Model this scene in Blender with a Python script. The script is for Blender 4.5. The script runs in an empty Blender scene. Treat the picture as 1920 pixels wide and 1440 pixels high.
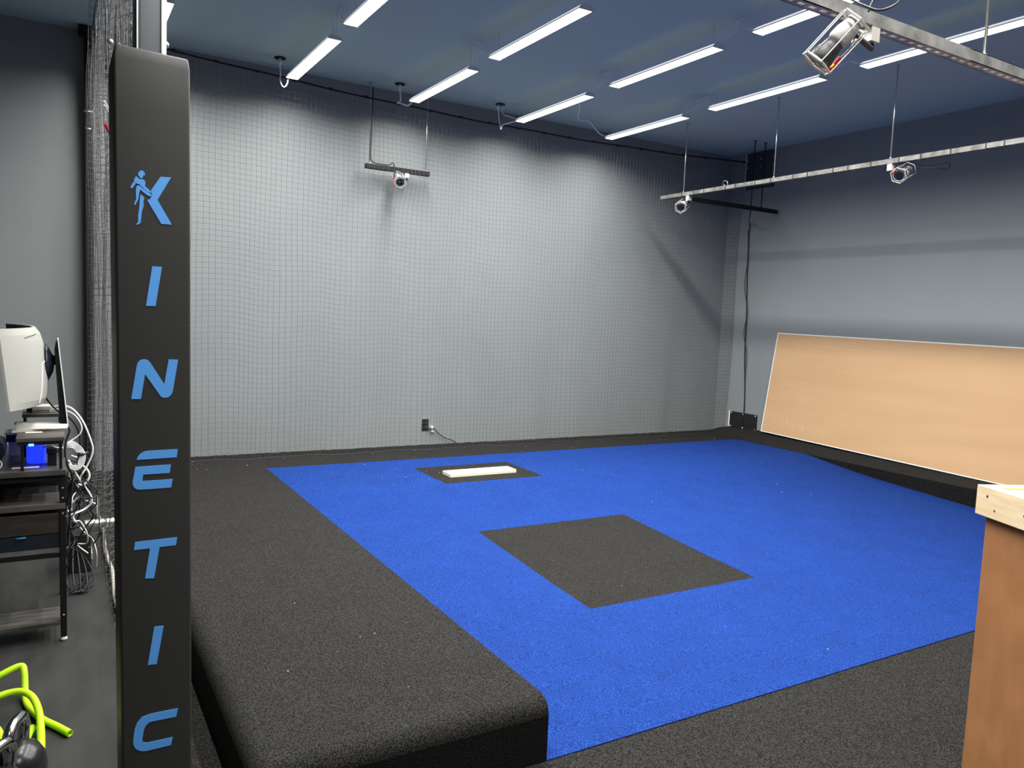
import bpy, bmesh, math, random
from mathutils import Vector, Matrix, noise
random.seed(7)
PI = math.pi
sc = bpy.context.scene
C = sc.collection
V = Vector

# ------------------------------------------------------------ colours / materials
def lin(c):
    return tuple(((x/255)/12.92 if x/255 <= .04045 else (((x/255)+.055)/1.055)**2.4) for x in c)
def mat(name, col, rough=.6, metal=0., spec=.5, emit=None, es=0, bump=None, var=None, coat=0):
    m = bpy.data.materials.new(name); m.use_nodes = True
    nt = m.node_tree; b = nt.nodes['Principled BSDF']
    b.inputs['Base Color'].default_value = (*col, 1)
    b.inputs['Roughness'].default_value = rough
    b.inputs['Metallic'].default_value = metal
    b.inputs['Specular IOR Level'].default_value = spec
    b.inputs['Coat Weight'].default_value = coat
    if emit:
        b.inputs['Emission Color'].default_value = (*emit, 1)
        b.inputs['Emission Strength'].default_value = es
    if bump or var:
        tc = nt.nodes.new('ShaderNodeTexCoord')
    if var:   # (scale, dark colour, light colour, detail, stretch)
        s, c0, c1 = var[:3]
        mp = nt.nodes.new('ShaderNodeMapping')
        mp.inputs['Scale'].default_value = var[3] if len(var) > 3 else (1, 1, 1)
        n = nt.nodes.new('ShaderNodeTexNoise'); n.inputs['Scale'].default_value = s
        n.inputs['Detail'].default_value = 3
        r = nt.nodes.new('ShaderNodeValToRGB')
        lo, hi = (var[4] if len(var) > 4 else (.35, .65))
        r.color_ramp.elements[0].position = lo; r.color_ramp.elements[1].position = hi
        r.color_ramp.elements[0].color = (*c0, 1); r.color_ramp.elements[1].color = (*c1, 1)
        nt.links.new(tc.outputs['Object'], mp.inputs['Vector'])
        nt.links.new(mp.outputs['Vector'], n.inputs['Vector'])
        nt.links.new(n.outputs['Fac'], r.inputs['Fac'])
        nt.links.new(r.outputs['Color'], b.inputs['Base Color'])
    if bump:  # (scale, strength, distance)
        n2 = nt.nodes.new('ShaderNodeTexNoise'); n2.inputs['Scale'].default_value = bump[0]
        n2.inputs['Detail'].default_value = 2
        bp = nt.nodes.new('ShaderNodeBump'); bp.inputs['Strength'].default_value = bump[1]
        bp.inputs['Distance'].default_value = bump[2]
        nt.links.new(tc.outputs['Object'], n2.inputs['Vector'])
        nt.links.new(n2.outputs['Fac'], bp.inputs['Height'])
        nt.links.new(bp.outputs['Normal'], b.inputs['Normal'])
    return m
def mulc(c, k): return tuple(min(1, x*k) for x in c)

def turf(name, dark, light, scale):
    """short synthetic turf: speckled fibre tips over darker gaps, with big soft wear patches"""
    m = bpy.data.materials.new(name); m.use_nodes = True
    nt = m.node_tree; b = nt.nodes['Principled BSDF']
    b.inputs['Roughness'].default_value = .9; b.inputs['Specular IOR Level'].default_value = .15
    tc = nt.nodes.new('ShaderNodeTexCoord')
    n = nt.nodes.new('ShaderNodeTexNoise'); n.inputs['Scale'].default_value = scale
    n.inputs['Detail'].default_value = 2; n.inputs['Roughness'].default_value = .6
    r = nt.nodes.new('ShaderNodeValToRGB')
    r.color_ramp.elements[0].position = .40; r.color_ramp.elements[1].position = .62
    r.color_ramp.elements[0].color = (*dark, 1); r.color_ramp.elements[1].color = (*light, 1)
    nt.links.new(tc.outputs['Object'], n.inputs['Vector']); nt.links.new(n.outputs['Fac'], r.inputs['Fac'])
    n3 = nt.nodes.new('ShaderNodeTexNoise'); n3.inputs['Scale'].default_value = 5; n3.inputs['Detail'].default_value = 4
    mr = nt.nodes.new('ShaderNodeMapRange'); mr.inputs[1].default_value = .3; mr.inputs[2].default_value = .7
    mr.inputs[3].default_value = .93; mr.inputs[4].default_value = 1.06
    nt.links.new(tc.outputs['Object'], n3.inputs['Vector']); nt.links.new(n3.outputs['Fac'], mr.inputs[0])
    mx = nt.nodes.new('ShaderNodeVectorMath'); mx.operation = 'SCALE'
    nt.links.new(r.outputs['Color'], mx.inputs[0]); nt.links.new(mr.outputs[0], mx.inputs['Scale'])
    nt.links.new(mx.outputs[0], b.inputs['Base Color'])
    bp = nt.nodes.new('ShaderNodeBump'); bp.inputs['Strength'].default_value = .9; bp.inputs['Distance'].default_value = .004
    nt.links.new(n.outputs['Fac'], bp.inputs['Height']); nt.links.new(bp.outputs['Normal'], b.inputs['Normal'])
    return m

M = {}
M['wall'] = mat('grey wall paint', (.30, .315, .325), .62, spec=.35, var=(1.1, (.240, .262, .262), (.258, .281, .281), (1, 1, 1)), bump=(60, .05, .001))
M['ceiling'] = mat('dark blue grey ceiling paint', (.45, .555, .535), .8, spec=.2)
M['base'] = mat('black cove base', (.012, .012, .013), .5)
M['rubber'] = mat('black rubber flooring', (.05, .05, .05), .6, spec=.3, var=(9, (.024, .024, .023), (.038, .037, .036), (1, .3, 1)), bump=(300, .3, .001))
M['blue'] = turf('blue turf', (.0012, .013, .11), (.0115, .061, .30), 210)
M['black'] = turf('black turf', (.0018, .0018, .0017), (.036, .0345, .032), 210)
M['shaded_turf'] = turf('black turf with painted shade', (.001, .001, .001), (.016, .0155, .015), 210)  # same black turf, coloured darker to paint shade on the mound's upright faces
M['cream'] = mat('cream rubber slab', (.80, .76, .62), .6, bump=(80, .1, .001))
M['vinyl'] = mat('black vinyl', (.030, .0295, .027), .45, spec=.5, bump=(45, .06, .002))
M['letter'] = mat('blue vinyl print', (.10, .36, .86), .5)
M['steel'] = mat('galvanised steel', (.50, .50, .48), .42, .6, var=(14, (.20, .20, .19), (.42, .41, .39), (1, 1, 1)))
M['dullsteel'] = mat('dull galvanised steel', (.2, .2, .19), .5, .4, var=(14, (.11, .11, .10), (.24, .235, .225), (1, 1, 1)))
M['rod'] = mat('zinc threaded rod', (.72, .72, .70), .3, .9)
M['darksteel'] = mat('black painted steel', (.008, .008, .009), .5, spec=.3)
M['netblack'] = mat('black net twine', (.085, .085, .082), .45, spec=.6)
M['netrope'] = mat('weathered rope', (.42, .40, .35), .8)
M['housing'] = mat('white lamp housing', (.75, .76, .76), .4)
M['lamp'] = mat('lit LED tube', (1, 1, 1), .5, emit=(1.0, .985, .95), es=4)
M['glowback'] = mat('softly glowing ribbed lamp back', (.7, .7, .7), .5, emit=(.92, .97, 1), es=.6)
M['cord'] = mat('white cord', (.86, .88, .90), .5)
M['blackcord'] = mat('black cable', (.012, .012, .013), .45)
M['whiteplastic'] = mat('white plastic', (.72, .72, .70), .4)
M['cambody'] = mat('off-white camera casing', (.42, .42, .40), .4)
M['slate'] = mat('dark slate panel', (.035, .045, .052), .6)
M['cage'] = mat('pale cage metal', (.55, .545, .52), .35, .3)
M['lensglass'] = mat('black lens', (.01, .012, .014), .12)
M['lensring'] = mat('lens barrel', (.03, .03, .032), .4)
M['red'] = mat('red plastic clip', (.75, .03, .05), .4)
M['amber'] = mat('amber indicator', (.9, .35, .03), .4, emit=(1, .35, .03), es=2.0)
M['kraft'] = mat('kraft paper of drywall', (.60, .40, .23), .8, spec=.2, var=(1.6, (.565, .355, .182), (.615, .392, .208), (1, .4, 3)), bump=(120, .06, .001))
M['gypsum'] = mat('white gypsum edge', (.86, .85, .80), .8)
M['scuff'] = mat('pale scuff', (.74, .56, .40), .9)
M['gouge'] = mat('dark gouge', (.30, .19, .11), .9)
M['hardboard'] = mat('brown hardboard', (.45, .21, .08), .7, spec=.3, var=(14, (.35, .155, .055), (.42, .19, .073), (1, 1, .5)), bump=(90, .15, .001))
M['pine'] = mat('pale pine', (.74, .57, .36), .6, var=(5, (.80, .60, .36), (.90, .74, .48), (1.5, 1.5, 12)), spec=.3)
M['knot'] = mat('dark knot', (.10, .055, .025), .7)
M['paper'] = mat('white paper', (.82, .80, .84), .7)
M['debris'] = mat('white crumbs', (.85, .85, .82), .7)
M['wood_grey'] = mat('grey brown desk wood', (.07, .065, .06), .4, var=(5, (.04, .037, .034), (.10, .092, .083), (1, 9, 1)))
M['wood_brown'] = mat('dark brown wood drawer', (.03, .024, .02), .5, var=(5, (.018, .015, .013), (.04, .031, .026), (1, 1, 7)))
M['silver'] = mat('silver plastic', (.62, .60, .55), .38, .25)
M['shell'] = mat('ivory monitor shell', (.40, .397, .355), .45)
M['seam'] = mat('glossy white seam', (.92, .92, .90), .3)
M['screen'] = mat('dark screen', (.006, .006, .007), .15)
M['navy'] = mat('dark navy plastic', (.010, .013, .025), .35)
M['blueled'] = mat('blue LED', (.02, .08, 1), .3, emit=(.03, .12, 1), es=14)
M['bluepc'] = mat('blue plastic canister', (.02, .03, .85), .35, emit=(.01, .03, 1), es=1.6)
M['lime'] = mat('lime rubber tube', (.56, .92, .02), .42, spec=.4)
M['chrome'] = mat('scuffed chrome', (.62, .62, .62), .16, 1.0, bump=(30, .12, .002))
M['iron'] = mat('black enamelled iron', (.018, .018, .019), .25)
M['redmark'] = mat('red mark', (.80, .06, .03), .5)
M['tanmark'] = mat('tan mark', (.55, .40, .25), .5)
M['foil'] = mat('silver foil duct', (.80, .80, .76), .22, .9, bump=(50, .4, .004))
M['seat_slot'] = mat('black void', (.004, .004, .005), .8)

# ------------------------------------------------------------ mesh helpers
def obj(name, bm, m, parent=None, smooth=False, bevel=0, seg=2):
    me = bpy.data.meshes.new(name)
    bmesh.ops.recalc_face_normals(bm, faces=bm.faces)
    bm.to_mesh(me); bm.free()
    if smooth:
        for p in me.polygons: p.use_smooth = True
    o = bpy.data.objects.new(name, me); C.objects.link(o)
    me.materials.append(M[m] if isinstance(m, str) else m)
    if parent: o.parent = parent
    if bevel:
        b = o.modifiers.new('bevel', 'BEVEL'); b.width = bevel; b.segments = seg; b.limit_method = 'ANGLE'
        if seg > 1:
            for p in me.polygons: p.use_smooth = True
            w = o.modifiers.new('wn', 'WEIGHTED_NORMAL'); w.keep_sharp = True
    return o
def box(bm, x0, x1, y0, y1, z0, z1, mx=None):
    vs = [bm.verts.new((x, y, z)) for x in (x0, x1) for y in (y0, y1) for z in (z0, z1)]
    if mx is not None:
        for v in vs: v.co = mx @ v.co
    for f in ((0, 1, 3, 2), (4, 6, 7, 5), (0, 4, 5, 1), (2, 3, 7, 6), (0, 2, 6, 4), (1, 5, 7, 3)):
        bm.faces.new([vs[i] for i in f])
    return bm
def B(*a, mx=None): return box(bmesh.new(), *a, mx=mx)
def frame(d, up=V((0, 0, 1))):
    d = d.normalized(); a = up.cross(d)
    if a.length < 1e-4: a = V((1, 0, 0)).cross(d)
    a.normalize(); return a, d.cross(a)
def catmull(pts, n=6):
    P = [V(p) for p in pts]
    if len(P) < 3: return P
    P = [2*P[0]-P[1]] + P + [2*P[-1]-P[-2]]
    out = []
    for i in range(1, len(P)-2):
        for k in range(n):
            t = k/n; a, b, c, d = P[i-1:i+3]
            out.append(.5*((2*b)+(-a+c)*t+(2*a-5*b+4*c-d)*t*t+(-a+3*b-3*c+d)*t**3))
    out.append(P[-2]); return out
def tube(bm, pts, r, seg=8, smooth=0, cap=True, closed=False):
    if smooth: pts = catmull(pts, smooth)
    pts = [V(p) for p in pts]; rings = []; a = None
    n = len(pts)
    for i, p in enumerate(pts):
        if closed: d = pts[(i+1) % n]-pts[i-1]
        else: d = pts[min(i+1, n-1)]-pts[max(i-1, 0)]
        d.normalize()
        if a is None: a, b = frame(d)
        else:
            a = a-d*a.dot(d)
            if a.length < 1e-5: a, b = frame(d)
            a.normalize(); b = d.cross(a)
        rr = r[i] if isinstance(r, (list, tuple)) else r
        rings.append([bm.verts.new(p+rr*(math.cos(2*PI*k/seg)*a+math.sin(2*PI*k/seg)*b)) for k in range(seg)])
    m = n if closed else n-1
    for i in range(m):
        A, D = rings[i], rings[(i+1) % n]
        for k in range(seg): bm.faces.new((A[k], A[(k+1) % seg], D[(k+1) % seg], D[k]))
    if cap and not closed:
        bm.faces.new(rings[0][::-1]); bm.faces.new(rings[-1])
    return bm
def T(pts, r, seg=8, smooth=0, cap=True, closed=False): return tube(bmesh.new(), pts, r, seg, smooth, cap, closed)
def grid(bm, nx, ny, f):
    vs = [[bm.verts.new(f(i/nx, j/ny)) for j in range(ny+1)] for i in range(nx+1)]
    for i in range(nx):
        for j in range(ny): bm.faces.new((vs[i][j], vs[i+1][j], vs[i+1][j+1], vs[i][j+1]))
    return bm
def prism(bm, poly, y0, y1):   # polygon in xz, extruded along y
    a = [bm.verts.new((x, y0, z)) for x, z in poly]; b = [bm.verts.new((x, y1, z)) for x, z in poly]
    bm.faces.new(a); bm.faces.new(b[::-1]); n = len(poly)
    for i in range(n): bm.faces.new((a[i], b[i], b[(i+1) % n], a[(i+1) % n]))
    return bm
def lathe(bm, prof, seg=24, mx=Matrix.Identity(4)):
    rings = [[bm.verts.new(mx @ V((r*math.cos(2*PI*k/seg), r*math.sin(2*PI*k/seg), z))) for k in range(seg)] for r, z in prof]
    for A, D in zip(rings, rings[1:]):
        for k in range(seg): bm.faces.new((A[k], A[(k+1) % seg], D[(k+1) % seg], D[k]))
    bm.faces.new(rings[0][::-1]); bm.faces.new(rings[-1])
    return bm

def tag(o, label, cat, group=None, kind=None):
    o['label'] = label; o['category'] = cat
    if group: o['group'] = group
    if kind: o['kind'] = kind
    return o
def thing(name, label, cat, loc=(0, 0, 0), group=None):
    o = bpy.data.objects.new(name, None); C.objects.link(o); o.location = loc
    o.empty_display_size = .1
    return tag(o, label, cat, group)
def struct(o): o['kind'] = 'structure'; return o
def dup(root, loc=None, mx=None, label=None):
    r = root.copy(); C.objects.link(r)
    if loc is not None: r.location = loc
    if mx is not None: r.matrix_world = mx
    if label: r['label'] = label
    for ch in list(root.children):
        c = ch.copy(); C.objects.link(c); c.parent = r
        for g in ch.children:
            d = g.copy(); C.objects.link(d); d.parent = c
    return r

# ------------------------------------------------------------ dimensions (metres)
YB, XR, ZC, H = 6.927, 7.044, 3.548, .2366
XL, YF = .4745, 2.118
XL_ROOM, Y_REAR = -4.2, -3.2

# ------------------------------------------------------------ camera
Rv, Uv, Fv = V((.86139, -.50614, .04280)), V((.00848, .09858, .99509)), V((.50787, .85680, -.08921))
cd = bpy.data.cameras.new('camera'); cam = bpy.data.objects.new('camera', cd); C.objects.link(cam)
cd.sensor_fit = 'HORIZONTAL'; cd.sensor_width = 36; cd.lens = 1454.46/1920*36; cd.clip_start = .02
cam.matrix_world = Matrix(((Rv.x, Uv.x, -Fv.x, 0), (Rv.y, Uv.y, -Fv.y, 0), (Rv.z, Uv.z, -Fv.z, 1.5502), (0, 0, 0, 1)))
sc.camera = cam
vs = sc.view_settings; vs.view_transform = 'Standard'; vs.look = 'None'; vs.gamma = 1; vs.exposure = 0; vs.use_curve_mapping = False
w = bpy.data.worlds.new('world'); sc.world = w; w.use_nodes = True
w.node_tree.nodes['Background'].inputs[0].default_value = (.5, .6, .8, 1); w.node_tree.nodes['Background'].inputs[1].default_value = .0

# ------------------------------------------------------------ the room
struct(obj('floor', B(XL_ROOM-.1, XR+.1, Y_REAR-.1, YB+.1, -.08, 0), 'rubber'))
struct(obj('ceiling', B(XL_ROOM-.1, XR+.1, Y_REAR-.1, YB+.1, ZC, ZC+.1), 'ceiling'))
struct(obj('wall_back', B(XL_ROOM-.1, XR+.1, YB, YB+.1, 0, ZC), 'wall'))
struct(obj('wall_right', B(XR, XR+.1, Y_REAR-.1, YB, 0, ZC), 'wall'))
struct(obj('wall_left', B(XL_ROOM-.1, XL_ROOM, Y_REAR-.1, YB, 0, ZC), 'wall'))
struct(obj('wall_front', B(XL_ROOM, XR, Y_REAR-.1, Y_REAR, 0, ZC), 'wall'))
struct(obj('baseboard_back', B(XL_ROOM, XL-.02, YB-.008, YB, 0, .165), 'base', bevel=.003))

# black turf laid on the floor in front of and beside the mound
bm = bmesh.new()
box(bm, .25, XL+.005, .2, YB-.012, .0005, .012); box(bm, XL+.005, XR-.02, .2, YF+.02, .0005, .012)
tag(obj('turf_carpet', bm, 'black'), 'black turf carpet lying flat on the floor around the raised mound', 'carpet')

# ------------------------------------------------------------ the pitching mound
mound = thing('pitching_mound', 'raised pitching mound covered in blue turf with black turf borders', 'pitching mound', (0, 0, 0))
XB0, XB1, YBK = 1.460, 6.735, 6.272
PROF = [(YF, .016), (2.8, .040), (3.548, .078), (4.386, .133), (4.706, .160), (5.0, .197), (5.296, .2352), (5.6, .2362), (YBK, .2362)]
def zp(y):
    for (a, za), (b, zb) in zip(PROF, PROF[1:]):
        if y <= b:
            t = (y-a)/(b-a); return za+(zb-za)*t
    return PROF[-1][1]
def smooth(t): t = max(0, min(1, t)); return t*t*(3-2*t)
# left deck: a box of black turf with rounded edges
def edge_round(x, lo, r=.03):
    d = x-lo
    return 0 if d >= r else r-math.sqrt(max(0, r*r-(r-d)**2))
RD = .06
def lip(n, L):   # unrolled profile: quarter round then flat; returns (distance from edge, drop)
    out = [(RD*(1-math.cos(k/n*PI/2)), RD*(1-math.sin(k/n*PI/2))) for k in range(n)]
    m = max(2, int((L-RD)/.05))
    return out+[(RD+(L-RD)*k/m, 0) for k in range(m+1)]
LX_, LY_ = lip(8, XB0-XL), lip(8, YBK-YF)
bm = grid(bmesh.new(), len(LX_)-1, len(LY_)-1, lambda u, v: (lambda a, b: V((XL+a[0], YF+b[0], H-min(RD*1.25, a[1]+b[1]))))(LX_[round(u*(len(LX_)-1))], LY_[round(v*(len(LY_)-1))]))
obj('left_deck', bm, 'black', mound, smooth=True)
obj('left_skirt', grid(bmesh.new(), 2, 60, lambda u, v: V((XL+.0005, YF+.001+(YBK-YF)*v, u*(H-RD+.002)))), 'shaded_turf', mound)
obj('front_skirt', grid(bmesh.new(), 30, 2, lambda u, v: V((XL+(XB0-XL)*u, YF+.0005, v*(H-RD+.002)))), 'shaded_turf', mound)
# side wall of the left deck towards the slope
bm = bmesh.new()
def inner(x):
    def f(u, v):
        y = YF+(5.32-YF)*u*u; z0 = zp(y)-.01; d = y-YF
        dr = RD-math.sqrt(max(0, RD*RD-(RD-d)**2)) if d < RD and x == XB0 else 0
        return V((x, y, z0+(H-.001-dr-z0)*v))
    return f
bm = grid(bmesh.new(), 120, 3, inner(XB0)); obj('left_inner_side', bm, 'shaded_turf', mound)
bm = grid(bmesh.new(), 50, 6, inner(XB1)); obj('right_inner_side', bm, 'shaded_turf', mound)
# back border
bm = bmesh.new()
def back_b(u, v):
    x = XL+.002+(XR-XL-.004)*u; y = YBK+(YB-.002-YBK)*v
    if v == 1: e = .004*noise.noise(V((x*14, 0, 0)))+.004*noise.noise(V((x*40, 0, 0)))
    else: e = 0
    return V((x, y, H+ridge(x, y)+e))
def ridge(x, y):
    a = smooth((x-XB1)/.22)
    if y > 6.67: f = .075*(1-smooth((y-6.67)/.25))
    elif y > 6.0: f = .075+.02*smooth((6.67-y)/.4)
    else: f = .095-(6.0-y)*.0165
    return a*max(0, f)
grid(bm, 260, 14, back_b); obj('back_border', bm, 'black', mound, smooth=True)
# right border, its lip softly rolled over the slope side
bm = bmesh.new()
def right_b(u, v):
    x = XB1+(XR-.002-XB1)*u; y = YF+(YBK-YF)*v
    r = .03*smooth((5.3-y)/.8)
    z = H+ridge(x, y)
    d = x-XB1
    if d < .04: z -= r*(1-d/.04)**2
    return V((x, y, z))
grid(bm, 26, 80, right_b); obj('right_border', bm, 'black', mound, smooth=True)
bm = bmesh.new(); box(bm, XB1, XR-.002, YF, YF+.003, .0, H-.03); obj('right_front_skirt', bm, 'black', mound)
# blue turf with openings for the black pieces
ops = [(2.581, 3.470, 5.287, 5.901), (2.372, 3.575, 3.11, 4.354)]
def patch(bm, x0, x1, y0, y1, n=24, dz=0.):
    ys = sorted({y0, y1, *[p[0] for p in PROF if y0 < p[0] < y1], *[y0+(y1-y0)*k/n for k in range(1, n)]})
    pv = None
    for y in ys:
        z = zp(y)+dz; a = (bm.verts.new((x0, y, z)), bm.verts.new((x1, y, z)))
        if pv: bm.faces.new((pv[0], pv[1], a[1], a[0]))
        pv = a
bm = bmesh.new()
cuts = [YF, ops[1][2], ops[1][3], ops[0][2], ops[0][3], YBK]
for y0, y1 in zip(cuts, cuts[1:]):
    op = next((o for o in ops if o[2] == y0), None)
    if op: patch(bm, XB0+.0005, op[0], y0, y1); patch(bm, op[1], XB1-.0005, y0, y1)
    else: patch(bm, XB0+.0005, XB1-.0005, y0, y1)
# front edge of the blue turf turned down to the floor
box(bm, XB0+.0005, XB1-.0005, YF-.001, YF+.0005, .001, .016)
bmesh.ops.remove_doubles(bm, verts=bm.verts, dist=1e-5)
obj('blue_turf', bm, 'blue', mound)
bm = bmesh.new(); patch(bm, *ops[1], dz=-.0005); o = obj('landing_patch', bm, 'black', mound); o['label'] = 'square black turf patch let into the blue slope'
bm = bmesh.new(); patch(bm, *ops[0], dz=-.0005); o = obj('rubber_patch', bm, 'black', mound); o['label'] = 'small black turf rectangle around the pitching rubber'
# pitching rubber
bm = B(2.702, 3.312, 5.454, 5.606, H-.0005, H+.030)
o = tag(obj('pitching_rubber', bm, 'cream', bevel=.004), 'long cream pitching rubber lying in the small black patch of the mound', 'pitching rubber')

# crumbs
bm = bmesh.new()
spots = []
for k in range(42): spots.append((random.uniform(.6, 6.6), random.uniform(6.3, 6.85)))
for k in range(26): spots.append((random.uniform(2.2, 4.0), random.uniform(5.2, 6.3)))
for k in range(12): spots.append((random.uniform(.65, 1.4), random.uniform(2.3, 6.2)))
for k in range(14): spots.append((random.uniform(1.5, 6.2), random.uniform(2.2, 5.2)))
for (x, y) in spots:
    z = (zp(y) if XB0 < x < XB1 and y < YBK else H)+.001
    r = random.choice([.0012, .0015, .002, .0026])
    if 2.69 < x < 3.33 and 5.44 < y < 5.62: continue
    m = Matrix.Translation((x, y, z+r*.4)) @ Matrix.Rotation(random.random()*3, 4, 'Z') @ Matrix.Diagonal((r, r*random.uniform(.6, 1.6), r*.6, 1))
    bmesh.ops.create_icosphere(bm, subdivisions=1, radius=1, matrix=m)
tag(obj('turf_crumbs', bm, 'debris'), 'tiny white crumbs scattered over the turf of the mound', 'debris', kind='stuff')

# ------------------------------------------------------------ netting
def wire(o, t):
    m = o.modifiers.new('wire', 'WIREFRAME'); m.thickness = t; m.use_even_offset = False; m.use_replace = True; m.use_boundary = True
CELL = .0435
bm = bmesh.new()
x0, x1, z0, z1 = .30, 7.035, H+.003, 3.45
def cable_z(x): return 3.36+.105*((x-4.0)/3.2)**2*1.0
def wall_net(u, v):
    x = x0+(x1-x0)*u; t = 1-v
    z = z0+(cable_z(x)-.012-z0)*v
    f = .004+.022*t
    y = 6.70+f*(math.sin(x*7.3+.5)+.6*math.sin(x*15.1+1.7+t*1.3))+.01*math.sin(z*3+x)
    y -= .115*math.exp(-(((x-2.74)/.16)**2+((z-2.70)/.17)**2))   # the net bulges over the camera behind it
    xx = x+(.006+.016*t)*math.sin(x*10.7+t*1.1)+.008*noise.noise(V((x*3, z*2, 1)))
    zz = z+.012*noise.noise(V((x*2.2, z*1.5, 5)))*(1 if 0 < v < 1 else 0)-.015*t*math.sin(x*9.)*(1 if v > 0 else 0)*v*4*t
    return V((min(xx, 7.038), min(y, 6.78), zz))
netb = thing('backstop_net', 'wide fine black mesh net hanging in front of the back wall', 'net', (0, 0, 0))
grid(bm, int((x1-x0)/CELL), int((z1-z0)/CELL), wall_net)
o = obj('mesh', bm, 'netblack', netb); wire(o, .0028)
cab = [(x, 6.70, cable_z(x)+.004*math.sin(x*5)) for x in [.26+i*(7.03-.26)/60 for i in range(61)]]
o = obj('top_cable', T(cab, .0075, 6), 'darksteel', netb, smooth=True)
for k in range(22):
    x = .5+k*.31; z = cable_z(x)
    bm = T([(x-.016, 6.70, z), (x+.016, 6.70, z)], .0115, 8); obj('clip', bm, 'darksteel', netb)

sn = thing('side_net', 'grey black net curtain bunched in folds beside the lettered pad', 'net', (0, 0, 0))
bm = bmesh.new()
def side_net(u, v):
    y = 2.46+(6.66-2.46)*u; z = .03+(3.44-.03)*v
    x = .205+.055*smooth((y-2.5)/1.5)
    g = .5+.5*noise.noise(V((y*1.3, z*.5, 3)))
    A = .012+.022*smooth((y-3)/2)
    x += A*math.sin(y*19+1.2*math.sin(z*1.1))+.6*A*math.sin(y*43+z*.8)+.012*noise.noise(V((y*4, z*2.5, 9)))
    if z < .9 and y > 5: x -= .02*(1-z/.9)
    y += .03*math.sin(y*31+z*1.5)*(.3+g)
    return V((max(.17, x), min(y, 6.665), z))
grid(bm, 110, 78, side_net)
o = obj('mesh', bm, 'netblack', sn); wire(o, .0021); o['label'] = 'fine dark twine mesh'
ropep = [(.262+.006*math.sin(y*7), y, .028+.004*math.sin(y*11)) for y in [2.5+i*4.15/80 for i in range(81)]]
obj('bottom_rope', T(ropep, .011, 8), 'netrope', sn, smooth=True)['label'] = 'pale braided rope along the bottom of the net'
obj('top_cable', T([(.21+.045*smooth((y-2.5)/1.5), y, 3.45) for y in (2.43, 3.2, 4, 5, 6.0, 6.68)], .006, 6), 'darksteel', sn)
for k, (y, z) in enumerate([(2.62, 2.42), (2.66, 2.45), (2.7, 2.48), (2.75, 2.5)]):
    bm = bmesh.new(); bmesh.ops.create_uvsphere(bm, u_segments=10, v_segments=6, radius=.006, matrix=Matrix.Translation((.20, y, z)))
    obj('hook', bm, 'rod', sn, smooth=True)
obj('tie_strap', T([(.168, 3.30, 2.185), (.186, 3.36, 2.165), (.205, 3.44, 2.15)], .006, 6), 'red', sn)['label'] = 'short red strap round the net'
for z_ in (2.235, 2.25): obj('tie_cord', T([(.165, 3.28, z_+.012), (.186, 3.36, z_), (.207, 3.44, z_-.015)], .0035, 6), 'cord', sn)
bm = bmesh.new(); bmesh.ops.create_uvsphere(bm, u_segments=12, v_segments=8, radius=.010, matrix=Matrix.Translation((.172, 3.05, 2.41))); obj('ring', bm, 'rod', sn, smooth=True)
# hooks and turnbuckles on the dark upright
hw = [((.225, 6.80, 2.92), (.262, 6.80, 2.925)), ((.235, 6.80, 2.80), (.255, 6.80, 2.795))]
up = thing('corner_upright', 'dark steel upright against the back wall at the end of the side net', 'post', (0, 0, 0))
obj('post', B(.210, .268, 6.80, 6.915, 0, 3.50), 'darksteel', up, bevel=.006)
obj('top_plate', B(.175, .34, 6.77, 6.92, 3.50, 3.546), 'darksteel', up)
for a, b in hw: obj('eye_bolt', T([(a[0]-.02, a[1]-.04, a[2]), (b[0], b[1]-.04, b[2])], .007, 8), 'rod', up, smooth=True)

# ------------------------------------------------------------ lettered pad and its post
post = thing('steel_post', 'tall grey square steel post behind the lettered pad', 'post', (0, 0, 0))
obj('tube', B(.190, .262, 2.315, 2.42, .0, ZC-.002), mat('grey post paint', (.10, .108, .118), .35, .4), post, bevel=.012, seg=3)
obj('highlight_strip', B(.2485, .2625, 2.309, 2.319, .03, ZC-.003), 'rod', post, bevel=.002)  # bright strips added to paint the light catching the post edges
obj('highlight_strip', B(.1915, .1945, 2.311, 2.319, .03, ZC-.003), 'rod', post)
obj('base_plate', B(.15, .30, 2.305, 2.47, .012, .022), 'darksteel', post, bevel=.003)
for z in (2.235, 2.75): obj('bolt', lathe(bmesh.new(), [(.009, 0), (.009, .008), (.005, .012)], 12, Matrix.Translation((.262, 2.36, z)) @ Matrix.Rotation(PI/2, 4, 'Y')), 'rod', post, smooth=True)
obj('eye_ring', T([(.285+.02*math.cos(a), 2.37, 2.46+.028*math.sin(a)) for a in [k*PI/9 for k in range(18)]], .005, 6, closed=True), 'rod', post, smooth=True)

pad = thing('post_pad', 'tall black vinyl protective pad with a column of slanted blue letters', 'pad', (0, 0, 0))
bm = bmesh.new()
def padc(z): return (.1405-(z-.34)*.0091, .3058-(z-.34)*.0078)
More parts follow.
